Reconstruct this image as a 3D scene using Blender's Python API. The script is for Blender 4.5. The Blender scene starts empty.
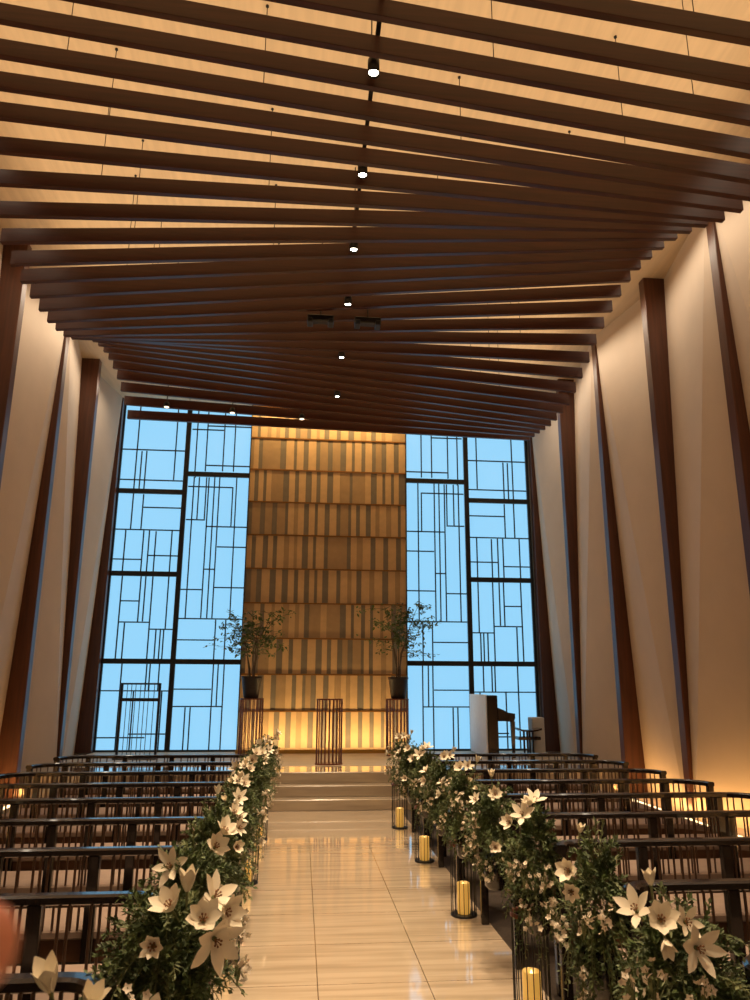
import bpy, bmesh, math, random
from mathutils import Vector, Matrix, Euler
R = math.radians
C = bpy.context.scene.collection
S = bpy.context.scene

# ------------------------------------------------------------------ camera
def cam_basis(p, y, r):
    fwd = Vector((math.sin(y)*math.cos(p), math.cos(y)*math.cos(p), math.sin(p)))
    right = Vector((math.cos(y), -math.sin(y), 0))
    up = right.cross(fwd)
    return math.cos(r)*right+math.sin(r)*up, -math.sin(r)*right+math.cos(r)*up, fwd
CAM = Vector((-.455, 0, 1.65))
cd = bpy.data.cameras.new('camera'); cam = bpy.data.objects.new('camera', cd); C.objects.link(cam)
rr, uu, ff = cam_basis(R(14.05), R(5.5), R(.25))
M = Matrix(((rr.x, uu.x, -ff.x, CAM.x), (rr.y, uu.y, -ff.y, CAM.y), (rr.z, uu.z, -ff.z, CAM.z), (0, 0, 0, 1)))
cam.matrix_world = M
cd.sensor_fit = 'VERTICAL'; cd.sensor_height = 24; cd.sensor_width = 18
cd.lens = 742/1000*24
cd.clip_start = .01; cd.clip_end = 100
cd.dof.use_dof = True; cd.dof.focus_distance = 7.0; cd.dof.aperture_fstop = 5.6
S.camera = cam

# ------------------------------------------------------------------ world, exposure
w = bpy.data.worlds.new('world'); S.world = w; w.use_nodes = True
bg = w.node_tree.nodes['Background']
bg.inputs[0].default_value = (1.0, .72, .48, 1); bg.inputs[1].default_value = .14
S.view_settings.view_transform = 'Standard'; S.view_settings.look = 'None'
S.view_settings.gamma = 1; S.view_settings.use_curve_mapping = False
S.view_settings.exposure = 0.2

# ------------------------------------------------------------------ lights
WARM = (1.0, .60, .27)
def area(name, loc, aim, sx, sy, power, col=WARM, spread=180):
    l = bpy.data.lights.new(name, 'AREA'); l.shape = 'RECTANGLE'; l.size = sx; l.size_y = sy
    l.energy = power; l.color = col; l.spread = R(spread)
    o = bpy.data.objects.new(name, l); C.objects.link(o); o.location = loc
    d = (Vector(aim)-Vector(loc)).normalized()
    z = -d; y = Vector((0, 1, 0)) if abs(d.y) < .9 else Vector((0, 0, 1))
    x = y.cross(z).normalized(); y = z.cross(x)
    o.rotation_euler = Matrix((x, y, z)).transposed().to_euler()
    return o
# one broad unseen uplight added above the slats, standing in for hidden cove strips
area('ceiling_fill_light', (0, 5.2, 6.97), (0, 5.2, 7.5), 7.4, 15.5, 270, (1, .70, .42))
for s in (-1, 1):
    area('wall_fill_light', (s*3.86, 5.6, 7.05), (s*4.55, 5.6, 5.4), .10, 16, 74, (1, .84, .64), 150)  # unseen fill strips added past the slat ends to brighten the side walls
# wall base light strips
for s in (-1, 1):
    area('wall_base_light', (s*4.13, 6.6, .21), (s*4.42, 6.6, .55), .03, 15.4, 80, (1, .52, .16))
# wash lights of the end panel (below behind the brass kerb, above behind the last slat)
area('panel_foot_light', (0, 14.36, .50), (0, 14.74, 1.5), 3.1,  .05, 30, (1, .66, .27))
area('panel_head_light', (0, 14.30, 7.24), (0, 14.74, 6.3), 3.1, .05, 34, (1, .66, .27))
SPOTS = [(-.02, 2.42, 6.30), (-.02, 3.60, 6.30), (-.02, 4.785, 6.29), (-.01, 5.97, 6.28), (-.01, 7.15, 6.25), (0, 8.33, 6.24), (0, 9.81, 6.21), (0.01, 11.29, 6.21)]  # first two are unseen extras, added to light the near flowers

# ------------------------------------------------------------------ materials
def mat(name, col, rough=.5, metal=0, noise=0, scale=8, stretch=(1, 1, 1), emit=None, es=0, bump=0, spec=.5, coat=0, sub=0, trans=0, alpha=1, col2=None):
    m = bpy.data.materials.new(name); m.use_nodes = True
    nt = m.node_tree; b = nt.nodes['Principled BSDF']
    b.inputs['Base Color'].default_value = (*col, 1); b.inputs['Roughness'].default_value = rough
    b.inputs['Metallic'].default_value = metal; b.inputs['Specular IOR Level'].default_value = spec
    b.inputs['Coat Weight'].default_value = coat; b.inputs['Coat Roughness'].default_value = .05
    b.inputs['Transmission Weight'].default_value = trans; b.inputs['Alpha'].default_value = alpha
    if emit:
        b.inputs['Emission Color'].default_value = (*emit, 1); b.inputs['Emission Strength'].default_value = es
    if noise or col2:
        tc = nt.nodes.new('ShaderNodeTexCoord'); mp = nt.nodes.new('ShaderNodeMapping')
        mp.inputs['Scale'].default_value = stretch
        n = nt.nodes.new('ShaderNodeTexNoise'); n.inputs['Scale'].default_value = scale; n.inputs['Detail'].default_value = 4
        rp = nt.nodes.new('ShaderNodeValToRGB')
        c2 = col2 or tuple(c*(1-noise) for c in col)
        rp.color_ramp.elements[0].position = .35; rp.color_ramp.elements[1].position = .65
        rp.color_ramp.elements[0].color = (*c2, 1); rp.color_ramp.elements[1].color = (*col, 1)
        nt.links.new(tc.outputs['Object'], mp.inputs[0]); nt.links.new(mp.outputs[0], n.inputs['Vector'])
        nt.links.new(n.outputs['Fac'], rp.inputs[0]); nt.links.new(rp.outputs[0], b.inputs['Base Color'])
        if bump:
            bp = nt.nodes.new('ShaderNodeBump'); bp.inputs['Strength'].default_value = bump; bp.inputs['Distance'].default_value = .01
            nt.links.new(n.outputs['Fac'], bp.inputs['Height']); nt.links.new(bp.outputs[0], b.inputs['Normal'])
    return m

def marble(name, base, vein, tiles=True, rough=.07):
    m = bpy.data.materials.new(name); m.use_nodes = True; nt = m.node_tree; b = nt.nodes['Principled BSDF']
    L = nt.links.new
    b.inputs['Roughness'].default_value = rough; b.inputs['Coat Weight'].default_value = 1.0; b.inputs['Coat Roughness'].default_value = .05
    tc = nt.nodes.new('ShaderNodeTexCoord'); mp = nt.nodes.new('ShaderNodeMapping'); mp.inputs['Scale'].default_value = (.5, 7, 7)
    L(tc.outputs['Object'], mp.inputs[0])
    n = nt.nodes.new('ShaderNodeTexNoise'); n.inputs['Scale'].default_value = 2.2; n.inputs['Detail'].default_value = 6; n.inputs['Distortion'].default_value = .5
    L(mp.outputs[0], n.inputs['Vector'])
    rp = nt.nodes.new('ShaderNodeValToRGB'); rp.color_ramp.elements[0].position = .3; rp.color_ramp.elements[1].position = .62
    rp.color_ramp.elements[0].color = (*vein, 1); rp.color_ramp.elements[1].color = (*base, 1)
    L(n.outputs['Fac'], rp.inputs[0])
    out = rp.outputs[0]
    if tiles:
        sx = nt.nodes.new('ShaderNodeSeparateXYZ'); L(tc.outputs['Object'], sx.inputs[0])
        masks = []
        for ax, size, off in (('X', .63, .315), ('Y', .68, .24)):
            a = nt.nodes.new('ShaderNodeMath'); a.operation = 'ADD'; a.inputs[1].default_value = off+63; L(sx.outputs[ax], a.inputs[0])
            d = nt.nodes.new('ShaderNodeMath'); d.operation = 'DIVIDE'; d.inputs[1].default_value = size; L(a.outputs[0], d.inputs[0])
            f = nt.nodes.new('ShaderNodeMath'); f.operation = 'FRACT'; L(d.outputs[0], f.inputs[0])
            l = nt.nodes.new('ShaderNodeMath'); l.operation = 'LESS_THAN'; l.inputs[1].default_value = .009; L(f.outputs[0], l.inputs[0])
            masks.append(l)
        mx = nt.nodes.new('ShaderNodeMath'); mx.operation = 'MAXIMUM'; L(masks[0].outputs[0], mx.inputs[0]); L(masks[1].outputs[0], mx.inputs[1])
        mix = nt.nodes.new('ShaderNodeMixRGB'); mix.inputs[2].default_value = (.20, .13, .07, 1)
        L(mx.outputs[0], mix.inputs[0]); L(out, mix.inputs[1]); out = mix.outputs[0]
    L(out, b.inputs['Base Color'])
    return m

MT = {}
MT['marble'] = marble('marble_floor', (.66, .535, .40), (.48, .38, .27))
MT['stage'] = marble('stage_stone', (.56, .48, .37), (.40, .33, .25), False, .10)
MT['step'] = marble('step_stone', (.48, .40, .30), (.36, .29, .22), False, .25)
MT['dais'] = marble('dais_stone', (.60, .49, .35), (.46, .37, .26), False, .55)
MT['dais'].node_tree.nodes['Principled BSDF'].inputs['Coat Weight'].default_value = 0
MT['carpet'] = mat('dark_carpet', (.05, .034, .024), .9, noise=.4, scale=60)
MT['plaster'] = mat('beige_plaster', (.60, .49, .385), .85, noise=.04, scale=3)
MT['ceil'] = mat('pale_ceiling_board', (.74, .58, .38), .8, noise=.10, scale=2.5, stretch=(6, .4, 1))
MT['slat'] = mat('dark_red_brown_wood', (.075, .020, .011), .34, noise=.35, scale=5, stretch=(.3, 6, 6))
MT['fin'] = mat('walnut_fin_wood', (.090, .028, .012), .35, noise=.35, scale=5, stretch=(6, 6, .3))
MT['pew'] = mat('dark_pew_wood', (.014, .009, .008), .22, noise=.3, scale=8, coat=.4)
MT['spindle'] = mat('bronze_spindle', (.09, .045, .028), .4, metal=.2)
MT['apron'] = mat('brown_apron_wood', (.16, .075, .042), .45, noise=.3, scale=5, stretch=(.3, 4, 4))
MT['cushion'] = mat('taupe_cushion', (.35, .255, .205), .8, noise=.1, scale=20)
MT['black'] = mat('black_metal', (.008, .008, .009), .4)
MT['glass'] = mat('frosted_daylight_glass', (.10, .13, .16), .35, emit=(.25, .58, .85), es=.98)
MT['brass'] = mat('dark_brass', (.30, .14, .04), .35, metal=.5)
MT['gold'] = mat('gold_kerb', (.62, .36, .08), .35, metal=.4)
MT['tile_light'] = mat('ivory_wall_tile', (.68, .455, .24), .5, noise=.08, scale=10)
MT['tile_dark'] = mat('grey_wall_tile', (.235, .195, .15), .6, noise=.1, scale=10)
MT['tile_mid'] = mat('tan_wall_tile', (.46, .31, .17), .5, noise=.08, scale=10)
MT['rod'] = mat('dark_copper_rod', (.22, .085, .06), .35, metal=.5)
MT['pot'] = mat('dark_clay_pot', (.025, .014, .012), .5, noise=.4, scale=12)
MT['soil'] = mat('dark_soil', (.02, .012, .008), .95, noise=.4, scale=40)
MT['bark'] = mat('grey_bark', (.16, .11, .07), .8, noise=.4, scale=20)
MT['leaf'] = mat('tree_leaf_green', (.11, .17, .035), .5, noise=.4, scale=10)
MT['fern'] = mat('deep_fern_green', (.12, .17, .055), .55, col2=(.045, .070, .026), scale=14)
MT['euca'] = mat('grey_green_foliage', (.20, .23, .10), .6, col2=(.07, .10, .04), scale=14)
MT['petal'] = mat('cream_petal', (.92, .84, .68), .5, noise=.06, scale=20)
MT['petal_w'] = mat('pale_blossom', (.78, .68, .55), .55, noise=.1, scale=30)
MT['stamen'] = mat('brown_stamen', (.22, .09, .03), .6)
MT['calyx'] = mat('green_calyx', (.16, .18, .07), .6)
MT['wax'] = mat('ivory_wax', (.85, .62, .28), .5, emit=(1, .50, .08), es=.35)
MT['flame'] = mat('candle_flame', (1, .8, .3), .5, emit=(1, .72, .22), es=5)
MT['lamp'] = mat('lamp_lens', (1, .9, .8), .5, emit=(1, .90, .72), es=28)
MT['lamp_dim'] = mat('dim_lamp_lens', (1, .9, .8), .5, emit=(1, .75, .5), es=2.0)
MT['led'] = mat('warm_led_strip', (1, .8, .5), .5, emit=(1, .74, .38), es=2.6)
MT['piano'] = mat('dark_piano_lacquer', (.012, .006, .006), .2, coat=.3)
MT['cloth'] = mat('pale_grey_cover', (.84, .90, .98), .6, noise=.05, scale=10)
MT['white'] = mat('offwhite_box', (.60, .56, .52), .6, noise=.05, scale=8)
MT['ivory'] = mat('ivory_keys', (.8, .78, .7), .3)
MT['skin'] = mat('warm_skin', (1.0, .42, .28), .5, noise=.1, scale=30)
MT['nail'] = mat('pink_nail', (.9, .45, .35), .3)

# ------------------------------------------------------------------ mesh builder
class MB:
    def __init__(s): s.v = []; s.f = []; s.m = []; s.sm = []
    def add(s, vs, fs, mi=0, smooth=False):
        o = len(s.v); s.v += [tuple(v) for v in vs]
        for f in fs: s.f.append(tuple(i+o for i in f)); s.m.append(mi); s.sm.append(smooth)
    def box(s, x0, x1, y0, y1, z0, z1, mi=0):
        s.add([(x0, y0, z0), (x1, y0, z0), (x1, y1, z0), (x0, y1, z0), (x0, y0, z1), (x1, y0, z1), (x1, y1, z1), (x0, y1, z1)],
              [(0, 3, 2, 1), (4, 5, 6, 7), (0, 1, 5, 4), (1, 2, 6, 5), (2, 3, 7, 6), (3, 0, 4, 7)], mi)
        return s
    def bbox(s, x0, x1, y0, y1, z0, z1, b=.006, mi=0):       # box with chamfered vertical and top edges
        a = [(x0+b, y0), (x1-b, y0), (x1, y0+b), (x1, y1-b), (x1-b, y1), (x0+b, y1), (x0, y1-b), (x0, y0+b)]
        cx, cy = (x0+x1)/2, (y0+y1)/2
        def ins(p): return (p[0]+(b if p[0] < cx else -b), p[1]+(b if p[1] < cy else -b))
        rings = [[(*ins(p), z0) for p in a], [(*p, z0+b) for p in a], [(*p, z1-b) for p in a], [(*ins(p), z1) for p in a]]
        s.loft(rings, False, mi); return s
    def loft(s, rings, smooth=True, mi=0, cap=True):
        n = len(rings[0]); vs = [p for r in rings for p in r]; fs = []
        for k in range(len(rings)-1):
            for i in range(n):
                j = (i+1) % n; fs.append((k*n+i, k*n+j, (k+1)*n+j, (k+1)*n+i))
        s.add(vs, fs, mi, smooth)
        if cap:
            s.add(rings[0], [tuple(reversed(range(n)))], mi); s.add(rings[-1], [tuple(range(n))], mi)
        return s
    def tube(s, path, r, n=8, mi=0, cap=True, sx=1, flat=None):
        P = [Vector(p) for p in path]; rings = []
        rs = r if isinstance(r, (list, tuple)) else [r]*len(P)
        for i, p in enumerate(P):
            t = (P[min(i+1, len(P)-1)]-P[max(i-1, 0)]).normalized()
            ref = Vector((0, 0, 1)) if abs(t.z) < .95 else Vector((0, 1, 0))
            a = t.cross(ref).normalized(); b = a.cross(t)
            if flat: rings.append([tuple(p+a*flat[0]*u+b*flat[1]*v) for u, v in ((-1, -.6), (-.6, -1), (.6, -1), (1, -.6), (1, .6), (.6, 1), (-.6, 1), (-1, .6))])
            else: rings.append([tuple(p+a*math.cos(2*math.pi*k/n)*rs[i]+b*math.sin(2*math.pi*k/n)*rs[i]) for k in range(n)])
        s.loft(rings, not flat, mi, cap); return s
    def lathe(s, prof, n=24, c=(0, 0, 0), mi=0, cap=True):
        rings = [[(c[0]+r*math.cos(2*math.pi*k/n), c[1]+r*math.sin(2*math.pi*k/n), c[2]+z) for k in range(n)] for r, z in prof]
        s.loft(rings, True, mi, cap); return s
    def extr(s, poly, z0, z1, mi=0):
        s.loft([[(x, y, z0) for x, y in poly], [(x, y, z1) for x, y in poly]], False, mi); return s
    def build(s, name, m, parent=None, loc=None):
        me = bpy.data.meshes.new(name); me.from_pydata(s.v, [], s.f)
        for k in (m if isinstance(m, (list, tuple)) else [m]): me.materials.append(MT[k])
        me.polygons.foreach_set('material_index', s.m); me.polygons.foreach_set('use_smooth', s.sm)
        me.update()
        o = bpy.data.objects.new(name, me); C.objects.link(o)
        if parent: o.parent = parent
        if loc: o.location = loc
        return o
def tag(o, label, cat, group=None, kind=None):
    o['label'] = label; o['category'] = cat
    if group: o['group'] = group
    if kind: o['kind'] = kind
    return o
def thing(name, label, cat, loc=(0, 0, 0), rz=0, group=None):
    o = bpy.data.objects.new(name, None); C.objects.link(o); o.location = loc; o.rotation_euler = (0, 0, rz); o.empty_display_size = .1
    return tag(o, label, cat, group)
def struct(o, label=None, cat=None):
    o['kind'] = 'structure'
    if label: o['label'] = label
    if cat: o['category'] = cat
    return o
def dup(root, loc, rz=0, label=None, group=None):
    def cp(o, par):
        c = o.copy(); C.objects.link(c); c.parent = par
        for ch in kids.get(o.name, []): cp(ch, c)
        return c
    kids = {}
    def walk(o):
        kids[o.name] = list(o.children)
        for ch in o.children: walk(ch)
    walk(root)
    r = cp(root, None); r.location = loc; r.rotation_euler = (0, 0, rz)
    if label: r['label'] = label
    if group: r['group'] = group
    return r
ORD = ['first', 'second', 'third', 'fourth', 'fifth', 'sixth', 'seventh', 'eighth', 'ninth', 'tenth']

# ------------------------------------------------------------------ the room
ZC = 7.32; YE = 14.76; HW = 4.25; AIS = .945; YF = -3.0
b = MB(); b.box(-AIS, AIS, YF, 10.8, -.1, 0); struct(b.build('floor', 'marble'), 'glossy cream marble aisle floor in large tiles', 'floor')
for s, nm in ((-1, 'left'), (1, 'right')):
    b = MB(); b.box(min(s*AIS, s*4.7), max(s*AIS, s*4.7), YF, 10.8, -.1, 0)
    struct(b.build('carpet_'+nm, 'carpet'), 'dark floor under the %s block of pews' % nm, 'floor')
for i, (y, z) in enumerate(((10.80, .143), (11.06, .29))):
    b = MB(); b.bbox(-4.7, 4.7, y, 15, 0 if i == 0 else .143, z, .008)
    struct(b.build('step_%d' % (i+1), 'step'), '%s stone altar step' % ('lowest' if i == 0 else 'middle'), 'step')
b = MB(); b.bbox(-4.7, 4.7, 11.32, 15, .29, .44, .008, 0); b.box(-4.69, 4.69, 11.34, 15, .4395, .4405+.001, 1)
struct(b.build('stage_floor', ['step', 'stage']), 'polished stone altar platform', 'floor')
ZS = .4445
b = MB(); b.bbox(-4.19, 4.19, 12.12, YE-.01, .4405, ZS, .001)
struct(b.build('stage_floor_slab', 'dais'), 'matte beige stone floor at the back of the altar platform', 'floor')
b = MB(); b.box(-4.9, 4.9, YF, 15, ZC, ZC+.1); struct(b.build('ceiling', 'ceil'), 'pale board ceiling above the slats', 'ceiling')
b = MB(); b.box(-4.9, 4.9, YE+.12, YE+.2, 0, ZC); struct(b.build('wall_end', 'plaster'), 'end wall behind the altar', 'wall')

# folded plaster side walls with wedge fins
FT = .15
fins = [14.72, 12.87, 11.07, 9.24, 7.45, 5.62, 3.8, 1.98, .16, -1.66, -3.0]
DW = .31
trim_n = 0
for s, nm in ((-1, 'left'), (1, 'right')):
    b = MB(); X0 = HW if s > 0 else 4.20
    def P(x, y, z): return (s*x, y, z)
    for k in range(len(fins)-1):
        yf = fins[k]-FT if k else YE; yn = fins[k+1]
        yf = fins[k]-FT
        tfar = ZC if k % 2 == 0 else 0.0        # thin end of the far fin (even: top)
        wfar = 0.0 if k % 2 == 0 else ZC
        # near fin: thin end is the opposite
        tn = 0.0 if k % 2 == 0 else ZC; wn = ZC if k % 2 == 0 else 0.0
        A = P(X0+.02, yf, tfar); B = P(X0+.02, yn, tn); F = P(X0+DW, yf, wfar); N = P(X0+.30, yn, wn)
        tri = [(A, B, F), (A, B, N)]
        for t in tri:
            bk = [(p[0]+s*.4, p[1], p[2]) for p in t]
            b.add(list(t)+bk, [(0, 1, 2), (3, 5, 4), (0, 3, 4, 1), (1, 4, 5, 2), (2, 5, 3, 0)])
        # plaster behind the fin itself
        b.box(min(s*(X0+.45), s*(X0+.5)), max(s*(X0+.45), s*(X0+.5)), yn-FT, yf, 0, ZC)
    b.box(min(s*(X0+.3), s*(X0+.5)), max(s*(X0+.3), s*(X0+.5)), 14.5, YE+.2, 0, ZC)
    struct(b.build('wall_'+nm, 'plaster'), 'folded beige plaster wall on the %s side' % nm, 'wall')
    for k, y in enumerate(fins[:-1]):
        trim_n += 1
        b = MB(); b.bbox(min(s*X0, s*(X0+.42)), max(s*X0, s*(X0+.42)), y-FT, y, 0.0 if y < 10.9 else (.143 if y < 11.3 else ZS), ZC, .006)
        struct(b.build('trim_%d' % trim_n, 'fin'), 'dark wooden wall fin, %s from the altar wall on the %s' % (ORD[k], nm), 'fin')
    # ledge carrying the light strip at the foot of the wall
    b = MB(); b.box(min(s*4.04, s*(4.6)), max(s*4.04, s*4.6), YF, 10.79, 0, .15)
    struct(b.build('baseboard_'+nm, 'plaster'), 'low ledge along the %s wall' % nm, 'baseboard')
    b = MB(); b.box(min(s*4.05, s*4.075), max(s*4.05, s*4.075), YF, 10.7, .15, .175)
    tag(b.build('light_strip', 'led'), 'glowing warm light strip along the foot of the %s wall' % nm, 'light strip')

# ------------------------------------------------------------------ end wall panel
def prow(i): return .49+.6805*i
b = MB(); rnd = random.Random(4)
b.box(-1.6, 1.6, YE, YE+.10, ZS, ZC, 2)
for i in range(11):
    z0 = prow(i); z1 = min(prow(i+1), ZC)
    if z0 >= ZC-.05: break
    x = -1.6; k = i % 2
    while x < 1.6-.02:
        wd = rnd.choice((.10, .12, .14, .16)) if k % 2 else rnd.choice((.06, .08, .10, .12)); x1 = min(x+wd, 1.6)
        if 1.6-x1 < .06: x1 = 1.6
        mi = (0 if rnd.random() < .85 else 2) if k % 2 else (1 if rnd.random() < .8 else 2); d = {0: .014, 1: .006, 2: .010}[mi]
        b.box(x, x1-.002, YE-d, YE, z0+.018, z1-.012, mi)
        x = x1; k += 1
pan = struct(b.build('wall_panel', ['tile_light', 'tile_dark', 'tile_mid']), 'tall gold-lit altar wall panel of vertical tile strips in rows', 'wall panel')
b = MB()
for i in range(1, 11): b.box(-1.6, 1.6, YE-.034, YE-.014, prow(i)-.012, prow(i)+.014)
b.build('row_ledge', 'brass', pan)
b = MB()
for x in (-1.615, 1.6): b.box(x, x+.015, YE-.07, YE+.1, ZS, ZC)
b.build('edge_trim', 'black', pan)
b = MB(); b.box(-1.6, 1.6, 14.30, 14.32, ZS, .51); b.box(-1.6, 1.6, 14.32, 14.75, ZS, .46)
struct(b.build('trim_kerb', 'gold'), 'gold kerb hiding the light at the foot of the altar panel', 'kerb')

# ------------------------------------------------------------------ windows
WL = [('V', -3.913, 6.28, 7.3), ('V', -3.916, 5.42, 6.28), ('V', -3.149, 5.67, 7.3), ('V', -3.814, 5.42, 6.25), ('V', -3.719, 5.43, 6.26), ('H', 6.284, -4.21, -2.95), ('H', 5.648, -4.21, -2.94), ('V', -3.912, 4.64, 5.36), ('V', -3.712, 4.64, 5.35), ('H', 5.084, -3.7, -2.94), ('H', 4.627, -4.22, -2.94), ('V', -3.999, 3.75, 4.61), ('V', -3.651, 3.78, 4.61), ('V', -3.541, 3.78, 4.61), ('V', -3.412, 3.79, 4.6), ('V', -3.103, 3.79, 4.62), ('H', 4.032, -4.21, -3.64), ('H', 4.115, -3.54, -2.95), ('V', -2.736, 5.86, 7.3), ('V', -2.53, 5.87, 7.3), ('V', -2.185, 5.88, 7.3), ('V', -1.966, 5.88, 7.3), ('H', 6.76, -2.84, -2.2), ('H', 6.845, -2.53, -1.61), ('H', 5.996, -2.52, -1.58), ('V', -2.722, 5.73, 5.75), ('V', -2.637, 4.86, 5.74), ('V', -2.492, 4.87, 5.74), ('V', -2.444, 2.91, 5.74), ('V', -2.33, 2.91, 5.75), ('V', -2.23, 2.91, 5.75), ('V', -1.959, 4.72, 5.55), ('V', -1.889, 2.91, 5.76), ('H', 5.541, -2.85, -1.97), ('H', 4.855, -2.85, -2.48), ('H', 4.724, -2.45, -1.63), ('H', 4.315, -2.21, -1.61), ('H', 3.864, -2.44, -2.23), ('H', 3.459, -2.88, -2.46), ('H', 3.506, -2.22, -1.61), ('V', -2.74, 2.9, 5.74), ('V', -3.989, 2.12, 3.7), ('V', -3.632, 2.82, 3.7), ('V', -3.541, 2.83, 3.7), ('V', -3.407, 2.12, 3.71), ('V', -3.103, 2.69, 3.71), ('V', -3.873, 2.12, 2.8), ('V', -3.273, 2.11, 2.69), ('V', -3.19, 2.11, 2.69), ('V', -3.127, 2.11, 2.69), ('H', 3.22, -4.0, -3.64), ('H', 2.815, -3.99, -3.4), ('H', 2.685, -3.4, -2.95), ('V', -3.854, 0.44, 2.04), ('V', -3.393, 1.53, 2.04), ('V', -3.331, 1.53, 2.05), ('V', -3.16, 1.53, 2.05), ('V', -3.60, .44, 1.53), ('V', -3.08, .44, 1.53), ('H', 1.537, -4.21, -2.96), ('H', 0.696, -4.22, -3.34), ('H', 0.76, -3.63, -2.96), ('H', 2.895, -2.88, -1.62), ('V', -2.154, 2.09, 2.88), ('H', 2.489, -2.87, -2.17), ('V', -1.96, 2.12, 2.88), ('V', -2.149, 1.26, 2.05), ('V', -2.059, 1.26, 2.05), ('V', -1.946, 0.44, 2.05), ('H', 1.571, -2.87, -2.17), ('H', 1.255, -2.88, -1.94), ('V', -2.631, 0.44, 1.24), ('V', -2.537, 0.44, 1.24), ('V', -2.152, 0.44, 1.24)]
for n_, s in ((1, -1), (2, 1)):
    def X(x): return (x+.025) if s < 0 else -(x+.025)+.0
    root = bpy.data.objects.new('window_%d' % n_, None); C.objects.link(root)
    struct(root, 'tall blue-lit frosted window %s of the altar panel' % ('left' if s < 0 else 'right'), 'window')
    def bx(b, x0, x1, y0, y1, z0, z1):
        x0, x1 = X(x0), X(x1); b.box(min(x0, x1), max(x0, x1), y0, y1, z0, z1)
    cells = [('o', 5.45, ZC), ('o', 3.79, 5.37), ('o', 2.12, 3.71), ('o', ZS, 2.04), ('i', 5.84, ZC), ('i', 2.12, 5.76), ('i', ZS, 2.04)]
    for c, z0, z1 in cells:
        b = MB(); bx(b, -4.22 if c == 'o' else -2.87, -2.94 if c == 'o' else -1.645, YE+.03, YE+.05, z0-.02, z1+.02 if z1 < ZC else z1)
        b.build('window_pane', 'glass', root)
    b = MB()
    for k, a, p, q in WL:
        if k == 'V': bx(b, a-.0115, a+.0115, YE+.005, YE+.031, p, min(q, ZC))
        else: bx(b, p, q, YE+.006, YE+.031, a-.0115, a+.0115)
    b.build('window_lattice', 'black', root)
    b = MB()
    bx(b, -2.957, -2.863, YE-.03, YE+.08, ZS, ZC)
    for z in (5.41, 3.75, 2.08): bx(b, -4.2, -2.95, YE-.02, YE+.08, z-.048, z+.048)
    for z in (5.80, 2.08): bx(b, -2.87, -1.64, YE-.02, YE+.08, z-.048, z+.048)
    bx(b, -4.255, -4.20, YE-.02, YE+.08, ZS, ZC); bx(b, -1.645, -1.635, YE-.02, YE+.08, ZS, ZC); bx(b, -4.2, -1.64, YE-.02, YE+.08, ZS, ZS+.035)
    b.build('window_frame', 'black', root)

# ------------------------------------------------------------------ ceiling slats
ZLT = [(2.8, 6.5), (3.8, 6.72), (4.4, 6.76), (4.93, 6.70), (5.82, 6.50), (6.41, 6.23), (6.7, 6.09), (7.0, 5.98), (7.3, 5.91), (7.63, 5.875), (8.1, 5.86), (8.5, 5.87), (8.8, 5.92), (9.05, 5.97), (9.3, 6.06), (9.6, 6.2), (9.96, 6.39), (10.3, 6.5), (10.6, 6.57), (10.94, 6.61), (11.23, 6.61), (11.5, 6.58), (11.83, 6.51), (12.13, 6.40), (12.4, 6.27), (12.62, 6.16)]
ZRT = [(2.8, 6.45), (3.6, 6.1), (4.34, 5.9), (4.93, 5.84), (5.23, 5.86), (5.52, 5.94), (5.85, 6.05), (6.12, 6.14), (6.43, 6.29), (6.69, 6.40), (6.98, 6.51), (7.26, 6.58), (7.56, 6.64), (7.85, 6.68), (8.15, 6.69), (8.42, 6.65), (8.72, 6.59), (9.02, 6.5), (9.33, 6.39), (9.62, 6.25), (9.94, 6.12), (10.27, 6.0), (10.55, 5.92), (10.9, 5.89), (11.3, 5.87), (11.7, 5.92), (12.14, 5.98), (12.62, 6.03)]
def tab(T, y):
    for (a, u), (c, v) in zip(T, T[1:]):
        if y <= c: return u+(v-u)*(max(y, a)-a)/(c-a)
    return T[-1][1]
def zl(y): return tab(ZLT, y)
def zr(y): return tab(ZRT, y)
SLW, SLH = 3.6, .155
for k in range(-14, 20):
    y = 7.0+.2955*k
    b = MB(); a, c = zl(y), zr(y)
    rings = []
    for x, z in ((-SLW, a), (SLW, c)):
        h = .004
        rings.append([(x, y-.03, z+h), (x, y-.03+h, z), (x, y+.03-h, z), (x, y+.03, z+h), (x, y+.03, z+SLH), (x, y-.03, z+SLH)])
    b.loft(rings, False)
    o = b.build('ceiling_slat', 'slat')
    for v in o.data.vertices: v.co.y -= y; v.co.z -= 6.2
    o.location = (0, y, 6.2)
    if k == 19: tag(o, 'dark wooden ceiling slat farthest from the camera, in front of the window tops', 'ceiling slat', 'ceiling slats')
    else: tag(o, 'long dark wooden slat in the twisting row hung under the ceiling', 'ceiling slat', 'ceiling slats')
# hanging rods between ceiling and slats
rods = MB()
for k in range(-14, 20, 2):
    y = 7.0+.2955*k
    for x in ((-2.5, -.9, 2.2) if k % 4 else (-2.3, .9, 2.5)):
        z = zl(y)+(zr(y)-zl(y))*(x+SLW)/(2*SLW)+SLH
        rods = MB(); rods.tube([(0, 0, z-6.3), (0, 0, ZC-6.3)], .004, 6); rods.lathe([(.014, ZC-6.3-.012), (.014, ZC-6.3)], 10)
        tag(rods.build('hanging_rod', 'black', loc=(x, y, 6.3)), 'thin rod holding a ceiling slat below the ceiling', 'rod', 'rods holding the ceiling slats')
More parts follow.
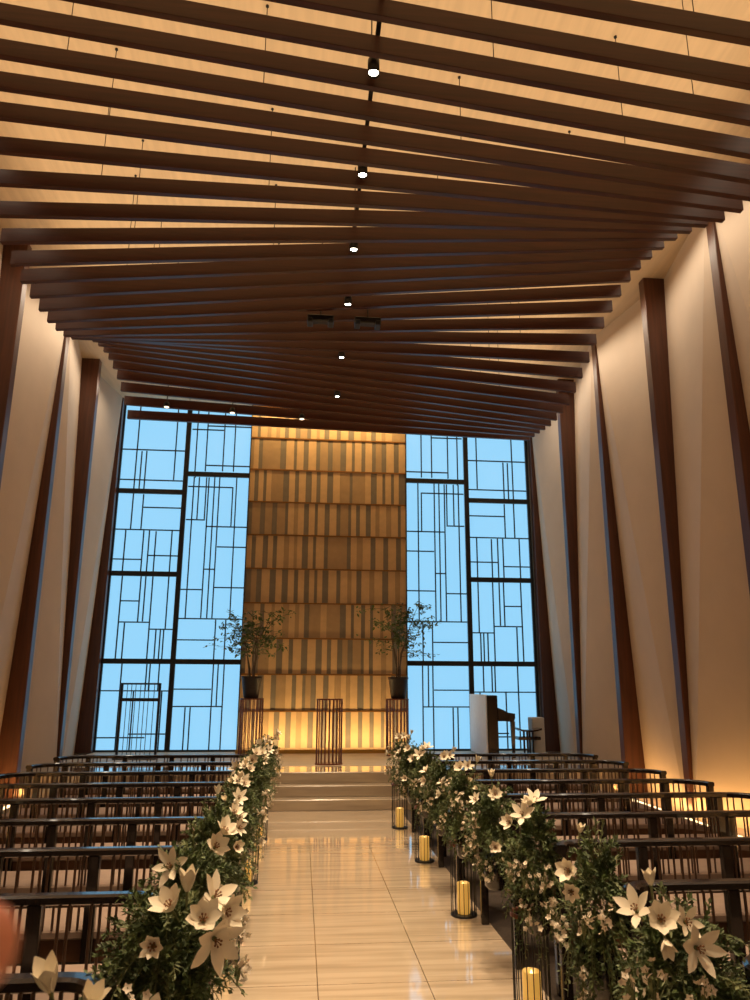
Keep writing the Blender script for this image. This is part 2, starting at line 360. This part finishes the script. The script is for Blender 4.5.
# lighting track and lamps
b = MB(); b.box(-.018, .018, 2.9, 12.75, 6.52, 6.55)
for y in (3.2, 5.2, 7.2, 9.2, 11.2): b.tube([(0, y, 6.55), (0, y, ZC)], .006, 6)
tag(b.build('light_track', 'black'), 'black lighting track running down the middle above the slats', 'track')
near = ['unseen, added to light flowers at the nearest pews', 'unseen, added above the frame for near flowers', 'nearest the camera and fully in the frame', 'second nearest the camera', 'third from the near end', 'just before the two black boxes', 'just beyond the two black boxes', 'farthest along the track']
for i, (x, y, z) in enumerate(SPOTS):
    t = thing('track_spotlight', 'black track spotlight with a bright lens, '+near[i], 'spotlight', (x, y, z-.018), 0, 'spotlights on the ceiling track')
    b = MB(); b.lathe([(.040, .03), (.046, .0), (.046, .13), (.03, .16), (.0, .165)], 20, cap=False); b.build('housing', 'black', t)
    b = MB(); b.tube([(0, 0, .15), (0, 0, 6.525-z)], .010, 8); b.bbox(-.02, .02, -.05, .05, 6.505-z, 6.538-z, .004); b.build('stem', 'black', t)
    b = MB(); b.lathe([(.036, .018), (.036, .028)], 20); b.build('lens', 'lamp', t)
    l = bpy.data.lights.new('spot', 'SPOT'); l.energy = 520; l.color = (1, .74, .46); l.spot_size = R(58); l.spot_blend = .8; l.shadow_soft_size = .035
    o = bpy.data.objects.new('spot_lamp', l); C.objects.link(o); o.location = (x, y, z-.05)
for x, y, lab in ((-.33, 8.62, 'left of the track'), (.27, 8.62, 'right of the track')):
    t = thing('ceiling_fixture', 'flat black box hung between the slats, '+lab, 'ceiling fixture', (x, y, 6.12), 0, 'black boxes in the ceiling')
    b = MB(); b.bbox(-.17, .17, -.06, .06, 0, .085, .01); b.build('housing', 'black', t)
    b = MB()
    for xx in (-.13, .13):
        b = MB(); b.bbox(xx-.035, xx+.035, -.085, .085, -.03, .03, .008); b.build('bracket', 'black', t)
    b = MB(); b.tube([(0, 0, .09), (0, 0, 1.2)], .008, 6); b.build('stem', 'black', t)
for x, y, lab in ((-.56, 12.18, 'in front of the gold panel'), (-1.75, 12.18, 'in front of the left window mullion'), (-2.86, 12.18, 'in front of the outer left window')):
    z = zl(y)+(zr(y)-zl(y))*(x+SLW)/(2*SLW)-.09
    t = thing('small_ceiling_lamp', 'small black ceiling lamp under the far slats, '+lab, 'ceiling lamp', (x, y, z), 0, 'small lamps under the far slats')
    b = MB(); b.lathe([(.05, .0), (.055, .05), (.03, .09)], 16); b.tube([(0, 0, .08), (0, 0, .4)], .008, 6); b.build('housing', 'black', t)
    b = MB(); b.lathe([(.04, -.006), (.04, .004)], 16); b.build('lens', 'lamp_dim', t)

# ------------------------------------------------------------------ pews
PY = [2.42+.86*k for k in range(9)]
PL = 2.18
def make_pew(s, label, loc):
    t = thing('pew', label, 'pew', loc, 0, 'pews on the %s of the aisle' % ('left' if s < 0 else 'right'))
    ra, ro = .12, .28
    path = []
    for i in range(7):
        a = R(90*i/6); path.append((ra-ra*math.cos(a), -ra+ra*math.sin(a)))
    for i in range(1, 8): path.append((ra+(PL-ra-ro)*i/8, 0))
    for i in range(9):
        a = R(85*i/8); path.append((PL-ro+ro*math.sin(a), -ro+ro*math.cos(a)))
    path = [(s*x, y) for x, y in path]
    cum = [0]
    for a, c in zip(path, path[1:]): cum.append(cum[-1]+math.hypot(c[0]-a[0], c[1]-a[1]))
    def at(d):
        for i in range(len(path)-1):
            if cum[i+1] >= d or i == len(path)-2:
                f = (d-cum[i])/(cum[i+1]-cum[i]); f = min(max(f, 0), 1)
                return (path[i][0]+(path[i+1][0]-path[i][0])*f, path[i][1]+(path[i+1][1]-path[i][1])*f)
    tot = cum[-1]
    b = MB(); b.tube([(x, y, .84) for x, y in path], 0, flat=(.034, .019)); b.build('top_rail', 'pew', t)
    poly = [(x, y) for x, y in path]+[(path[-1][0], .40), (path[0][0], .40)]
    if s > 0: poly = poly[::-1]
    cx = sum(p[0] for p in poly)/len(poly); 
    b = MB(); 
    def off(pl, d): return [(x+(d if x < s*PL/2 else -d), y+(d if y < 0.1 else -d)) for x, y in pl]
    b.loft([[(x, y, .445) for x, y in off(poly, .004)], [(x, y, .452) for x, y in poly], [(x, y, .478) for x, y in poly], [(x, y, .487) for x, y in off(poly, .008)]], False)
    b.build('seat', 'cushion', t)
    b = MB(); b.loft([[(x, y, .34) for x, y in off(poly, .03)], [(x, y, .445) for x, y in off(poly, .012)]], False); b.build('seat_frame', 'apron', t)
    posts = [.03, .55, 1.02, 1.55, tot-.42, tot-.02]
    for d in posts:
        x, y = at(d); b = MB(); b.bbox(x-.027, x+.027, y-.02, y+.02, 0, .825, .005); b.build('post', 'pew', t)
    for x in (.12, 1.05, PL-.12):
        b = MB(); b.bbox(s*x-.02, s*x+.02, .34, .38, 0, .36, .004); b.build('front_leg', 'pew', t)
    rn = random.Random(7); d = .09; 
    while d < tot-.05:
        if min(abs(d-p) for p in posts) > .04:
            x, y = at(d); b = MB(); b.tube([(x, y, .487), (x, y, .825)], .0065, 6, cap=False); b.build('spindle', 'spindle', t)
        d += rn.choice((.035, .045, .06, .075, .085))
    return t
for s, nm, x0 in ((-1, 'left', -.97), (1, 'right', .90)):
    proto = None
    for k, y in enumerate(reversed(PY)):
        lab = 'dark curved-back spindle pew %s of the aisle, %s row from the altar steps' % (nm, ORD[k])
        if proto is None: proto = make_pew(s, lab, (x0, y, 0))
        else: dup(proto, (x0, y, 0), 0, lab)

# ------------------------------------------------------------------ aisle lanterns and candles
def make_lantern(label, loc):
    t = thing('wire_lantern', label, 'lantern', loc, 0, 'wire lanterns beside the aisle')
    b = MB(); n = 18
    for k in range(n):
        a = 2*math.pi*k/n; b.tube([(.093*math.cos(a), .093*math.sin(a), .012), (.093*math.cos(a), .093*math.sin(a), .50)], .0028, 5, cap=False)
    b.build('wire_cage', 'black', t)
    b = MB(); b.lathe([(.098, 0), (.098, .012), (.086, .014)], 28); b.build('base_plate', 'black', t)
    b = MB(); b.lathe([(.100, .48), (.100, .50), (.088, .50), (.088, .48), (.1, .48)], 28, cap=False); b.build('top_ring', 'rod', t)
    return t
def make_candle(label, loc):
    t = thing('pillar_candle', label, 'candle', loc, 0, 'pillar candles in the lanterns')
    b = MB(); b.lathe([(.045, 0), (.047, .01), (.047, .205), (.043, .21), (.036, .175), (.0, .165)], 24, cap=False); b.build('wax', 'wax', t)
    b = MB(); b.lathe([(.002, .166), (.008, .176), (.011, .186), (.006, .202), (.0005, .214)], 10); b.build('flame', 'flame', t)
    return t
lan = [( .775, 4.22), (.80, 6.0), (.79, 7.75), (.775, 9.5), (-.88, 3.40), (-.88, 5.2), (-.87, 7.05), (-.87, 8.9)]
place = ['on the right, nearest the camera', 'on the right, second from the camera', 'on the right, third from the camera', 'on the right, nearest the altar steps',
         'on the left, hidden under the nearest big bouquet', 'on the left, second from the camera', 'on the left, third from the camera', 'on the left, nearest the altar steps']
L0 = C0 = None
for (x, y), p in zip(lan, place):
    l1 = 'black wire lantern on the aisle edge '+p; c1 = 'ivory pillar candle inside the wire lantern '+p
    if L0 is None: L0 = make_lantern(l1, (x, y, 0)); C0 = make_candle(c1, (x, y, .014))
    else: dup(L0, (x, y, 0), 0, l1); dup(C0, (x, y, .014), 0, c1)

# ------------------------------------------------------------------ flowers
def leaf(b, p, d, up, L, W, mi=0, n=3, bend=.15):
    d = d.normalized(); sd = d.cross(up)
    if sd.length < .1: sd = d.cross(Vector((1, 0, 0)))
    sd.normalize(); nn = sd.cross(d)
    pts = []
    if n == 1:
        m = p+d*L*.5+nn*L*bend*.4; e = p+d*L
        b.add([p, m-sd*W, e, m+sd*W], [(0, 1, 2, 3)], mi, False); return
    prof = [.15, .8, 1, .55, .04] if n == 3 else [.3, .7, .95, 1, .7, .1]
    N = len(prof)
    for i, w_ in enumerate(prof):
        u = i/(N-1); c = p+d*L*u-nn*L*bend*(u*u)
        pts += [c-sd*W*w_, c+nn*W*.25*w_*-1, c+sd*W*w_]
    fs = []
    for i in range(N-1):
        a = i*3; fs += [(a, a+1, a+4, a+3), (a+1, a+2, a+5, a+4)]
    b.add(pts, fs, mi, True)
def lily(b, rn, L, openness, W=.016, petals=6, L2=0):
    for k in range(petals):
        a = 2*math.pi*k/petals+rn.uniform(-.12, .12); op = openness*rn.uniform(.8, 1.15)
        if k % 2: op *= .85
        d = Vector((math.cos(a)*math.sin(op), math.sin(a)*math.sin(op), math.cos(op)))
        up = Vector((-math.cos(a)*math.cos(op), -math.sin(a)*math.cos(op), math.sin(op)))
        leaf(b, Vector((math.cos(a)*.004, math.sin(a)*.004, 0)), d, up, L*rn.uniform(.9, 1.05), W*rn.uniform(.9, 1.1), 0, 5, .22)
def flower_obj(parent, rn, p, d, kind, L):
    q = Vector((0, 0, 1)).rotation_difference(d.normalized())
    if kind == 'lily':
        b = MB(); lily(b, rn, L, .88, L*.22); nm = 'lily_flower'
    elif kind == 'bloom':
        b = MB(); lily(b, rn, L*.9, .60, L*.27, 7); nm = 'magnolia_flower'
    else:
        b = MB(); lily(b, rn, L*.75, .16, L*.19, 5); nm = 'flower_bud'
    o = b.build(nm, 'petal', parent); o.location = p; o.rotation_mode = 'QUATERNION'; o.rotation_quaternion = q
    if kind != 'bud':
        b = MB()
        for k in range(6):
            a = k*math.pi/3; b.tube([(0, 0, .004), (math.cos(a)*.008, math.sin(a)*.008, L*.32)], .0012, 4, cap=False)
            b.tube([(math.cos(a)*.008, math.sin(a)*.008, L*.32), (math.cos(a)*.011, math.sin(a)*.011, L*.36)], .0028, 5)
        b.build('stamens', 'stamen', o)
    b = MB(); b.tube([(0, 0, -.05), (0, 0, -.01), (0, 0, .006)], [.0025, .004, .007], 6); b.build('flower_stalk', 'calyx', o)
    return o
def foliage(parent, rn, sprigs, rad, zc, rz, droop, leafL=.034, name='fern_foliage', m='fern', dens=24):
    b = MB()
    for i in range(sprigs):
        a = rn.uniform(0, 2*math.pi); e = rn.uniform(-1, 1)
        d = Vector((math.cos(a)*math.sqrt(1-e*e), math.sin(a)*math.sqrt(1-e*e), e))
        end = Vector((d.x*rad, d.y*rad, zc+d.z*rz))*1; k = rn.uniform(.72, 1.12)
        end = Vector((end.x*k, end.y*k, zc+(end.z-zc)*k))
        st = Vector((d.x*rad*.15, d.y*rad*.15, zc+(end.z-zc)*.35+rn.uniform(-.05, .08)))
        mid = (st+end)/2+Vector((d.x, d.y, .6))*rad*.15
        end.z -= droop*rn.uniform(0, 1)
        pts = []
        for j in range(8):
            u = j/7; pts.append(st*(1-u)**2+mid*2*u*(1-u)+end*u*u)
        b.tube(pts[::2]+[pts[-1]], .0015, 3, 1, cap=False)
        for j in range(dens):
            u = .15+.85*j/dens; p = st*(1-u)**2+mid*2*u*(1-u)+end*u*u
            t = ((mid-st)*(1-u)+(end-mid)*u).normalized()
            r3 = Vector((rn.uniform(-1, 1), rn.uniform(-1, 1), rn.uniform(-.6, 1)))
            leaf(b, p, t*.7+r3, Vector((rn.uniform(-1, 1), rn.uniform(-1, 1), 1)), leafL*rn.uniform(.6, 1.2)*(1.1-.4*u), leafL*rn.uniform(.11, .2), 0, 1)
    return b.build(name, [m, 'calyx'], parent)
def blossoms(parent, rn, n, rad, zc, rz, side):
    for i in range(n):
        a = side+rn.uniform(-1.1, 1.1); z = rn.uniform(-.9, .3)
        rr_ = rad*math.sqrt(max(.2, 1-z*z))*1.05
        base = Vector((math.cos(a)*rr_, math.sin(a)*rr_, zc+z*rz))
        b = MB()
        for k in range(14):
            p = Vector((rn.gauss(0, .018), rn.gauss(0, .018), rn.uniform(-.065, .055)))
            b.tube([(0, 0, -.07), tuple(p*.5), tuple(p+Vector((0, 0, .004)))], .0014, 4, 1)
            ax = Vector((rn.uniform(-1, 1), rn.uniform(-1, 1), rn.uniform(-.3, 1))).normalized(); q_ = Vector((0, 0, 1)).rotation_difference(ax)
            for j in range(5):
                q = 2*math.pi*j/5+k; leaf(b, p, q_ @ Vector((math.cos(q), math.sin(q), .5)), q_ @ Vector((0, 0, 1)), .015, .0058, 0, 3)
        o = b.build('blossom_spray', ['petal_w', 'calyx'], parent); o.location = base
def arrangement(side, label, loc, seed, rad=.19, zc=.78, rz=.31, flowers=5, hang=.1, n1=150, n2=60, spots=None):
    rn = random.Random(seed)
    t = thing('flower_arrangement', label, 'flower arrangement', loc, 0, 'flower arrangements at the aisle ends of the %s pews' % ('left' if side < 0 else 'right'))
    foliage(t, rn, n1, rad, zc, rz, hang, .036, 'fern_foliage', 'fern', 32)
    foliage(t, rn, n2, rad*1.1, zc+.02, rz*.97, hang*1.4, .030, 'eucalyptus_foliage', 'euca', 24)
    ta = math.pi*(1.25 if side > 0 else 1.70)
    if spots:
        for x, y, z, dx, dy, dz, kind, L in spots: flower_obj(t, rn, Vector((x, y, z)), Vector((dx, dy, dz)), kind, L)
    else:
        for i in range(flowers):
            a = ta+rn.uniform(-1.0, 1.0)
            if i < flowers*.62: el = rn.uniform(.2, .9); zz = zc+rz*rn.uniform(.5, .95)
            else: el = rn.uniform(-.25, .3); zz = zc+rz*rn.uniform(-.4, .4)
            d = Vector((math.cos(a)*math.cos(el), math.sin(a)*math.cos(el), math.sin(el)))
            u = (zz-zc)/rz; rr_ = rad*math.sqrt(max(.15, 1-u*u))
            flower_obj(t, rn, Vector((math.cos(a)*rr_, math.sin(a)*rr_, zz)), d, ('bloom', 'lily', 'bud', 'lily', 'bloom')[i % 5], rn.uniform(.045, .064))
        a = rn.uniform(0, 6.28)
        flower_obj(t, rn, Vector((math.cos(a)*rad*.5, math.sin(a)*rad*.5, zc+rz*1.0)), Vector((math.cos(a)*.3, math.sin(a)*.3, 1)), 'bud', .07)
    blossoms(t, rn, 5 if side > 0 else 3, rad, zc, rz, ta)
    b = MB(); b.lathe([(.05, .42), (.07, .44), (.075, .60), (.06, .61)], 16); b.build('flower_holder', 'pew', t)
    return t
SP_L0 = [(-.039, .04, 1.10, -.2, -.4, 1, 'bud', .085), (.033, .04, 1.07, .3, -.5, .9, 'bud', .075), (.11, .20, .98, .5, -.6, .5, 'bloom', .06)]
SP_L1 = [(.029, -.12, 1.05, -.4, -.5, .8, 'bloom', .075), (.065, -.10, 1.09, .0, -.1, 1, 'bud', .09), (.12, -.16, 1.03, .1, -.8, .6, 'bloom', .07), (.137, -.10, 1.07, .6, -.4, .6, 'lily', .075), (.166, -.12, 1.04, .8, -.5, .1, 'bloom', .07), (.15, -.15, .985, .5, -.8, -.2, 'lily', .085), (0, -.20, .985, -.1, -1, .1, 'bloom', .042)]
SP_L2 = [(-.07, -.10, .97, -.3, -.9, .3, 'lily', .075), (.09, -.13, 1.04, .5, -.6, .5, 'bloom', .07), (.12, -.12, 1.09, .5, -.4, .8, 'bloom', .07), (.10, -.15, .90, .5, -.8, .0, 'bloom', .045)]
SP_R0 = [(-.183, -.10, 1.01, -.6, -.5, .7, 'lily', .07), (-.124, -.12, .99, -.2, -.8, .5, 'bloom', .07), (-.06, -.14, .99, .2, -.9, .3, 'lily', .05), (-.06, -.19, .94, .2, -1, .1, 'lily', .08), (-.137, -.17, .955, -.2, -.8, -.4, 'bud', .07), (-.117, -.06, 1.07, -.1, 0, 1, 'bud', .065)]
SP_R1 = [(-.083, -.05, 1.06, .1, -.2, 1, 'bud', .055), (-.16, -.12, .93, -.7, -.6, .3, 'bloom', .07), (-.16, -.13, .86, -.4, -.9, .0, 'bloom', .05)]
SP_R2 = [(-.09, -.10, 1.0, -.3, -.7, .6, 'lily', .075), (-.01, -.06, 1.06, .1, -.4, .9, 'lily', .07), (-.15, -.08, .96, -.7, -.5, .4, 'bloom', .06), (-.05, -.1, 1.05, -.2, -.3, 1, 'bloom', .06)]
ARR = {-1: {}, 1: {}}
for side, nm, x0 in ((-1, 'left', -.86), (1, 'right', .80)):
    protos = []
    ys = PY if side > 0 else [1.56]+PY
    for i, y in enumerate(ys):
        row = len(ys)-1-i
        lab = 'white lily and fern bouquet %s of the aisle, %s row from the altar steps' % (nm, ORD[row])
        if i < 5:
            kw = {(-1, 0): dict(rad=.17, zc=.80, rz=.25, spots=SP_L0), (-1, 1): dict(rad=.20, zc=.84, rz=.29, spots=SP_L1, n1=210, n2=90), (-1, 2): dict(spots=SP_L2, zc=.80, rz=.30),
                  (1, 0): dict(rad=.21, zc=.75, rz=.31, spots=SP_R0, n1=200, n2=100, hang=.15), (1, 1): dict(rad=.17, zc=.74, rz=.36, spots=SP_R1, hang=.18),
                  (1, 2): dict(rad=.18, zc=.74, rz=.34, spots=SP_R2, hang=.15)}.get((side, i), dict(hang=.14 if side > 0 else .06))
            t = arrangement(side, lab, (x0+{(-1, 1): .04, (1, 0): -.07}.get((side, i), 0), y, 0), 11+i*7+side, **kw)
            protos.append(t)
        else: dup(protos[2+(i % 3)], (x0, y, 0), rnd.uniform(-.5, .5), lab)

# ------------------------------------------------------------------ lectern and plant stands
def bar_stand(name, label, cat, loc, w_, d_, h, n=18, group=None):
    t = thing(name, label, cat, loc, 0, group)
    def ring(z0, z1, k=1.0):
        N = 28; return [[(w_/2*k*math.cos(2*math.pi*i/N), d_/2*k*math.sin(2*math.pi*i/N), z) for i in range(N)] for z in (z0, z1)]
    b = MB(); b.loft(ring(h-.022, h, 1.06), False); b.build('top_plate', 'rod', t)
    b = MB(); b.loft(ring(0, .02, 1.1), False); b.build('base_plate', 'rod', t)
    for k in range(n):
        a = 2*math.pi*k/n
        b = MB(); b.tube([(w_/2*math.cos(a), d_/2*math.sin(a), .02), (w_/2*math.cos(a), d_/2*math.sin(a), h-.022)], .0085, 6, cap=False); b.build('rod', 'rod', t)
    return t
bar_stand('lectern', 'dark copper lectern of upright rods in the middle of the altar platform', 'lectern', (.02, 12.35, ZS), .40, .26, 1.0, 20)
bar_stand('plant_stand', 'upright-rod plant stand under the left potted tree', 'plant stand', (-1.31, 13.85, ZS), .40, .40, .98, 18, 'plant stands beside the altar panel')
bar_stand('plant_stand', 'upright-rod plant stand under the right potted tree', 'plant stand', (1.30, 13.85, ZS), .40, .40, .98, 18, 'plant stands beside the altar panel')
def tree(label, loc, seed, lean):
    rn = random.Random(seed)
    t = thing('potted_tree', label, 'potted tree', loc, 0, 'potted trees beside the altar panel')
    b = MB(); b.lathe([(.12, 0), (.135, .02), (.175, .33), (.185, .34), (.185, .38), (.165, .38), (.16, .33)], 24, cap=True); b.build('pot', 'pot', t)
    b = MB(); b.lathe([(.162, .335), (.10, .345), (.0, .35)], 20, cap=False); b.build('soil', 'soil', t)
    b = MB(); fb = MB()
    for k in range(5):
        a = 2*math.pi*k/5+rn.uniform(-.4, .4); r0 = .04
        P_ = [Vector((math.cos(a)*r0, math.sin(a)*r0, .33))]
        H = rn.uniform(.9, 1.45)
        for j in range(1, 7):
            u = j/6; P_.append(Vector((math.cos(a)*(r0+.34*u*u)+lean*u*u+rn.uniform(-.02, .02), math.sin(a)*(r0+.22*u*u)+rn.uniform(-.02, .02), .33+H*u)))
        b.tube(P_, [.014, .012, .010, .008, .006, .005, .003], 6)
        for m_ in range(12):
            u = rn.uniform(.42, 1); i_ = min(int(u*6), 5); p0 = P_[i_].lerp(P_[i_+1], u*6-i_)
            an = rn.uniform(0, 6.28); Lb = rn.uniform(.22, .60)*(1.15-.45*u)
            d = Vector((math.cos(an)*1.25, math.sin(an)*.8, rn.uniform(-.15, .5)))
            q = [p0, p0+d*Lb*.5+Vector((0, 0, .03)), p0+d*Lb]
            b.tube(q, [.004, .003, .0015], 4, cap=False)
            for l_ in range(17):
                v = rn.uniform(.3, 1.08); p = q[0].lerp(q[2], v)+Vector((rn.uniform(-.045, .045), rn.uniform(-.045, .045), rn.uniform(-.045, .045)))
                leaf(fb, p, Vector((rn.uniform(-1, 1), rn.uniform(-1, 1), rn.uniform(-.7, .5))), Vector((rn.uniform(-.5, .5), rn.uniform(-.5, .5), 1)), rn.uniform(.055, .095), rn.uniform(.014, .024), 0, 3)
    b.build('trunk', 'bark', t); fb.build('foliage', 'leaf', t)
tree('slender leafy tree in a dark pot left of the altar panel', (-1.33, 13.85, ZS+.98), 3, -.06)
tree('slender leafy tree in a dark pot right of the altar panel', (1.32, 13.85, ZS+.98), 8, .05)

# ------------------------------------------------------------------ frame stand, piano, stool, box
t = thing('metal_frame_stand', 'tall black rectangular rod frame standing before the left window', 'frame stand', (-3.15, 13.4, ZS))
b = MB()
for x in (-.33, .30):
    b.bbox(x-.02, x+.02, -.02, .02, .02, 1.22, .004)
b.build('post', 'black', t)
b = MB(); b.bbox(-.35, .32, -.02, .02, 1.205, 1.235, .004); b.build('top_bar', 'black', t)
b = MB(); b.bbox(-.33, .30, -.022, .022, .93, .985, .004); b.build('cross_bar', 'black', t)
b = MB()
for x in (-.24, -.17, -.10, -.02, .05, .12, .21): b.tube([(x, 0, .02), (x, 0, 1.21)], .006, 6)
b.build('rods', 'black', t)
b = MB(); b.bbox(-.37, .34, -.14, .14, 0, .02, .004); b.build('base_plate', 'black', t)

t = thing('upright_piano', 'dark upright piano seen end-on before the right window, pale cover on its back', 'piano', (2.83, 13.9, ZS))
b = MB(); b.bbox(-.02, .165, -.68, .62, .04, 1.05, .012); b.build('body', 'piano', t)
b = MB(); b.bbox(-.045, -.0215, -.66, .62, .02, 1.06, .004); o = b.build('back_cover', 'cloth', t); o['label'] = 'pale cloth cover on the piano back'
for y0, y1 in ((-.68, -.62), (.56, .62)):
    b = MB(); b.loft([[(x, y, z) for x, z in ((.165, .62), (.44, .60), (.47, .66), (.47, .74), (.34, .76), (.27, .80), (.165, .84))] for y in (y0, y1)], False)
    b.build('key_cheek', 'piano', t)
b = MB(); b.box(.165, .455, -.62, .56, .61, .67); b.box(.165, .27, -.62, .56, .67, .79); b.build('key_bed', 'piano', t)
b = MB()
for k in range(40): b.box(.29, .44, -.61+k*.029, -.61+k*.029+.027, .67, .69)
b.build('keys', 'ivory', t)
for y in (-.64, .58):
    b = MB(); b.loft([[(.43-w_, y-w_, z), (.43+w_, y-w_, z), (.43+w_, y+w_, z), (.43-w_, y+w_, z)] for w_, z in ((.028, 0), (.024, .1), (.034, .5), (.036, .61))], False); b.build('leg', 'piano', t)
t = thing('piano_stool', 'dark piano stool with a curved seat beside the piano', 'stool', (3.60, 13.45, ZS))
b = MB(); b.loft([[(x, y, z+dz) for y in (-.14, .14) for dz in (0,)]+[(x, y, z+.03) for y in (.14, -.14)] for x, z in ((-.24, .47), (-.15, .435), (0, .425), (.12, .44), (.20, .46))], False); b.build('seat', 'piano', t)
b = MB(); b.bbox(-.22, .18, -.12, .12, .29, .345, .006); b.build('apron', 'piano', t)
for x in (-.06, .04):
    for y in (-.10, .10):
        b = MB(); b.bbox(x-.016, x+.016, y-.016, y+.016, 0, .44, .003); b.build('leg', 'piano', t)
t = thing('white_box', 'off-white box standing on end against the right wall fin', 'box', (3.86, 13.75, ZS))
b = MB(); b.bbox(-.14, .09, -.13, .13, .02, .66, .012); b.build('body', 'white', t)
b = MB()
for x in (-.11, .06):
    for y in (-.1, .1): b.lathe([(.018, 0), (.018, .025)], 10, (x, y, 0))
b.build('feet', 'black', t)

# ------------------------------------------------------------------ the photographer's hand at the left edge
def hand():
    d0 = ff+(-338/742)*rr-(455/742)*uu; d1 = ff+(-375/742)*rr; 
    tip = CAM+d0*.125
    ax = (rr*.95-ff*.25+uu*.12).normalized(); dn = (-uu*.9-ff*.3).normalized(); bk = ax.cross(dn).normalized()
    t = thing('person', 'hand of the person taking the photo, one blurred pink fingertip at the left edge', 'person', tuple(tip-ax*.10))
    O = Vector(t.location)
    V = []; Eg = []; Rd = []
    def chain(pts, rad, start=None):
        prev = start
        for p, r in zip(pts, rad):
            V.append(tuple(p)); Rd.append(r)
            if prev is not None: Eg.append((prev, len(V)-1))
            prev = len(V)-1
        return prev
    W0 = -ax*.075+dn*.03
    chain([W0], [.026]); chain([W0-ax*.05+dn*.03], [.024], 0); chain([W0-ax*.16+dn*.10, W0-ax*.26+dn*.20], [.030, .036], 1)
    chain([W0+ax*.035-dn*.012], [.024], 0)
    k = 4 if False else len(V)-1
    base = V and Vector(V[k])
    for j, (sp, ln, curl) in enumerate(((-.026, .085, 0), (-.008, .06, .8), (.010, .055, 1.0), (.026, .045, 1.1))):
        b0 = base+ax*.02+dn*sp
        if j == 0: b1 = Vector((0, 0, 0))+ax*.10; pts = [b0, b0.lerp(b1, .45)-bk*.0, b0.lerp(b1, .78), b1-ax*.006]
        else: pts = [b0, b0+ax*ln*.45-bk*.008, b0+ax*ln*.6*.9-bk*.03*curl, b0+ax*ln*.25-bk*.045*curl]
        chain(pts, [.0105, .0095, .0088, .0078], k)
    chain([W0+ax*.02-dn*.025-bk*.015, W0+ax*.05-dn*.045-bk*.03, W0+ax*.075-dn*.05-bk*.04], [.013, .011, .009], 0)
    me = bpy.data.meshes.new('body'); me.from_pydata(V, Eg, []); me.materials.append(MT['skin'])
    o = bpy.data.objects.new('body', me); C.objects.link(o); o.parent = t
    sk = o.modifiers.new('skin', 'SKIN'); sk.use_smooth_shade = True
    for i, r in enumerate(Rd): me.skin_vertices[0].data[i].radius = (r, r)
    me.skin_vertices[0].data[0].use_root = True
    o.modifiers.new('sub', 'SUBSURF').levels = 2; o.modifiers['sub'].render_levels = 2
hand()
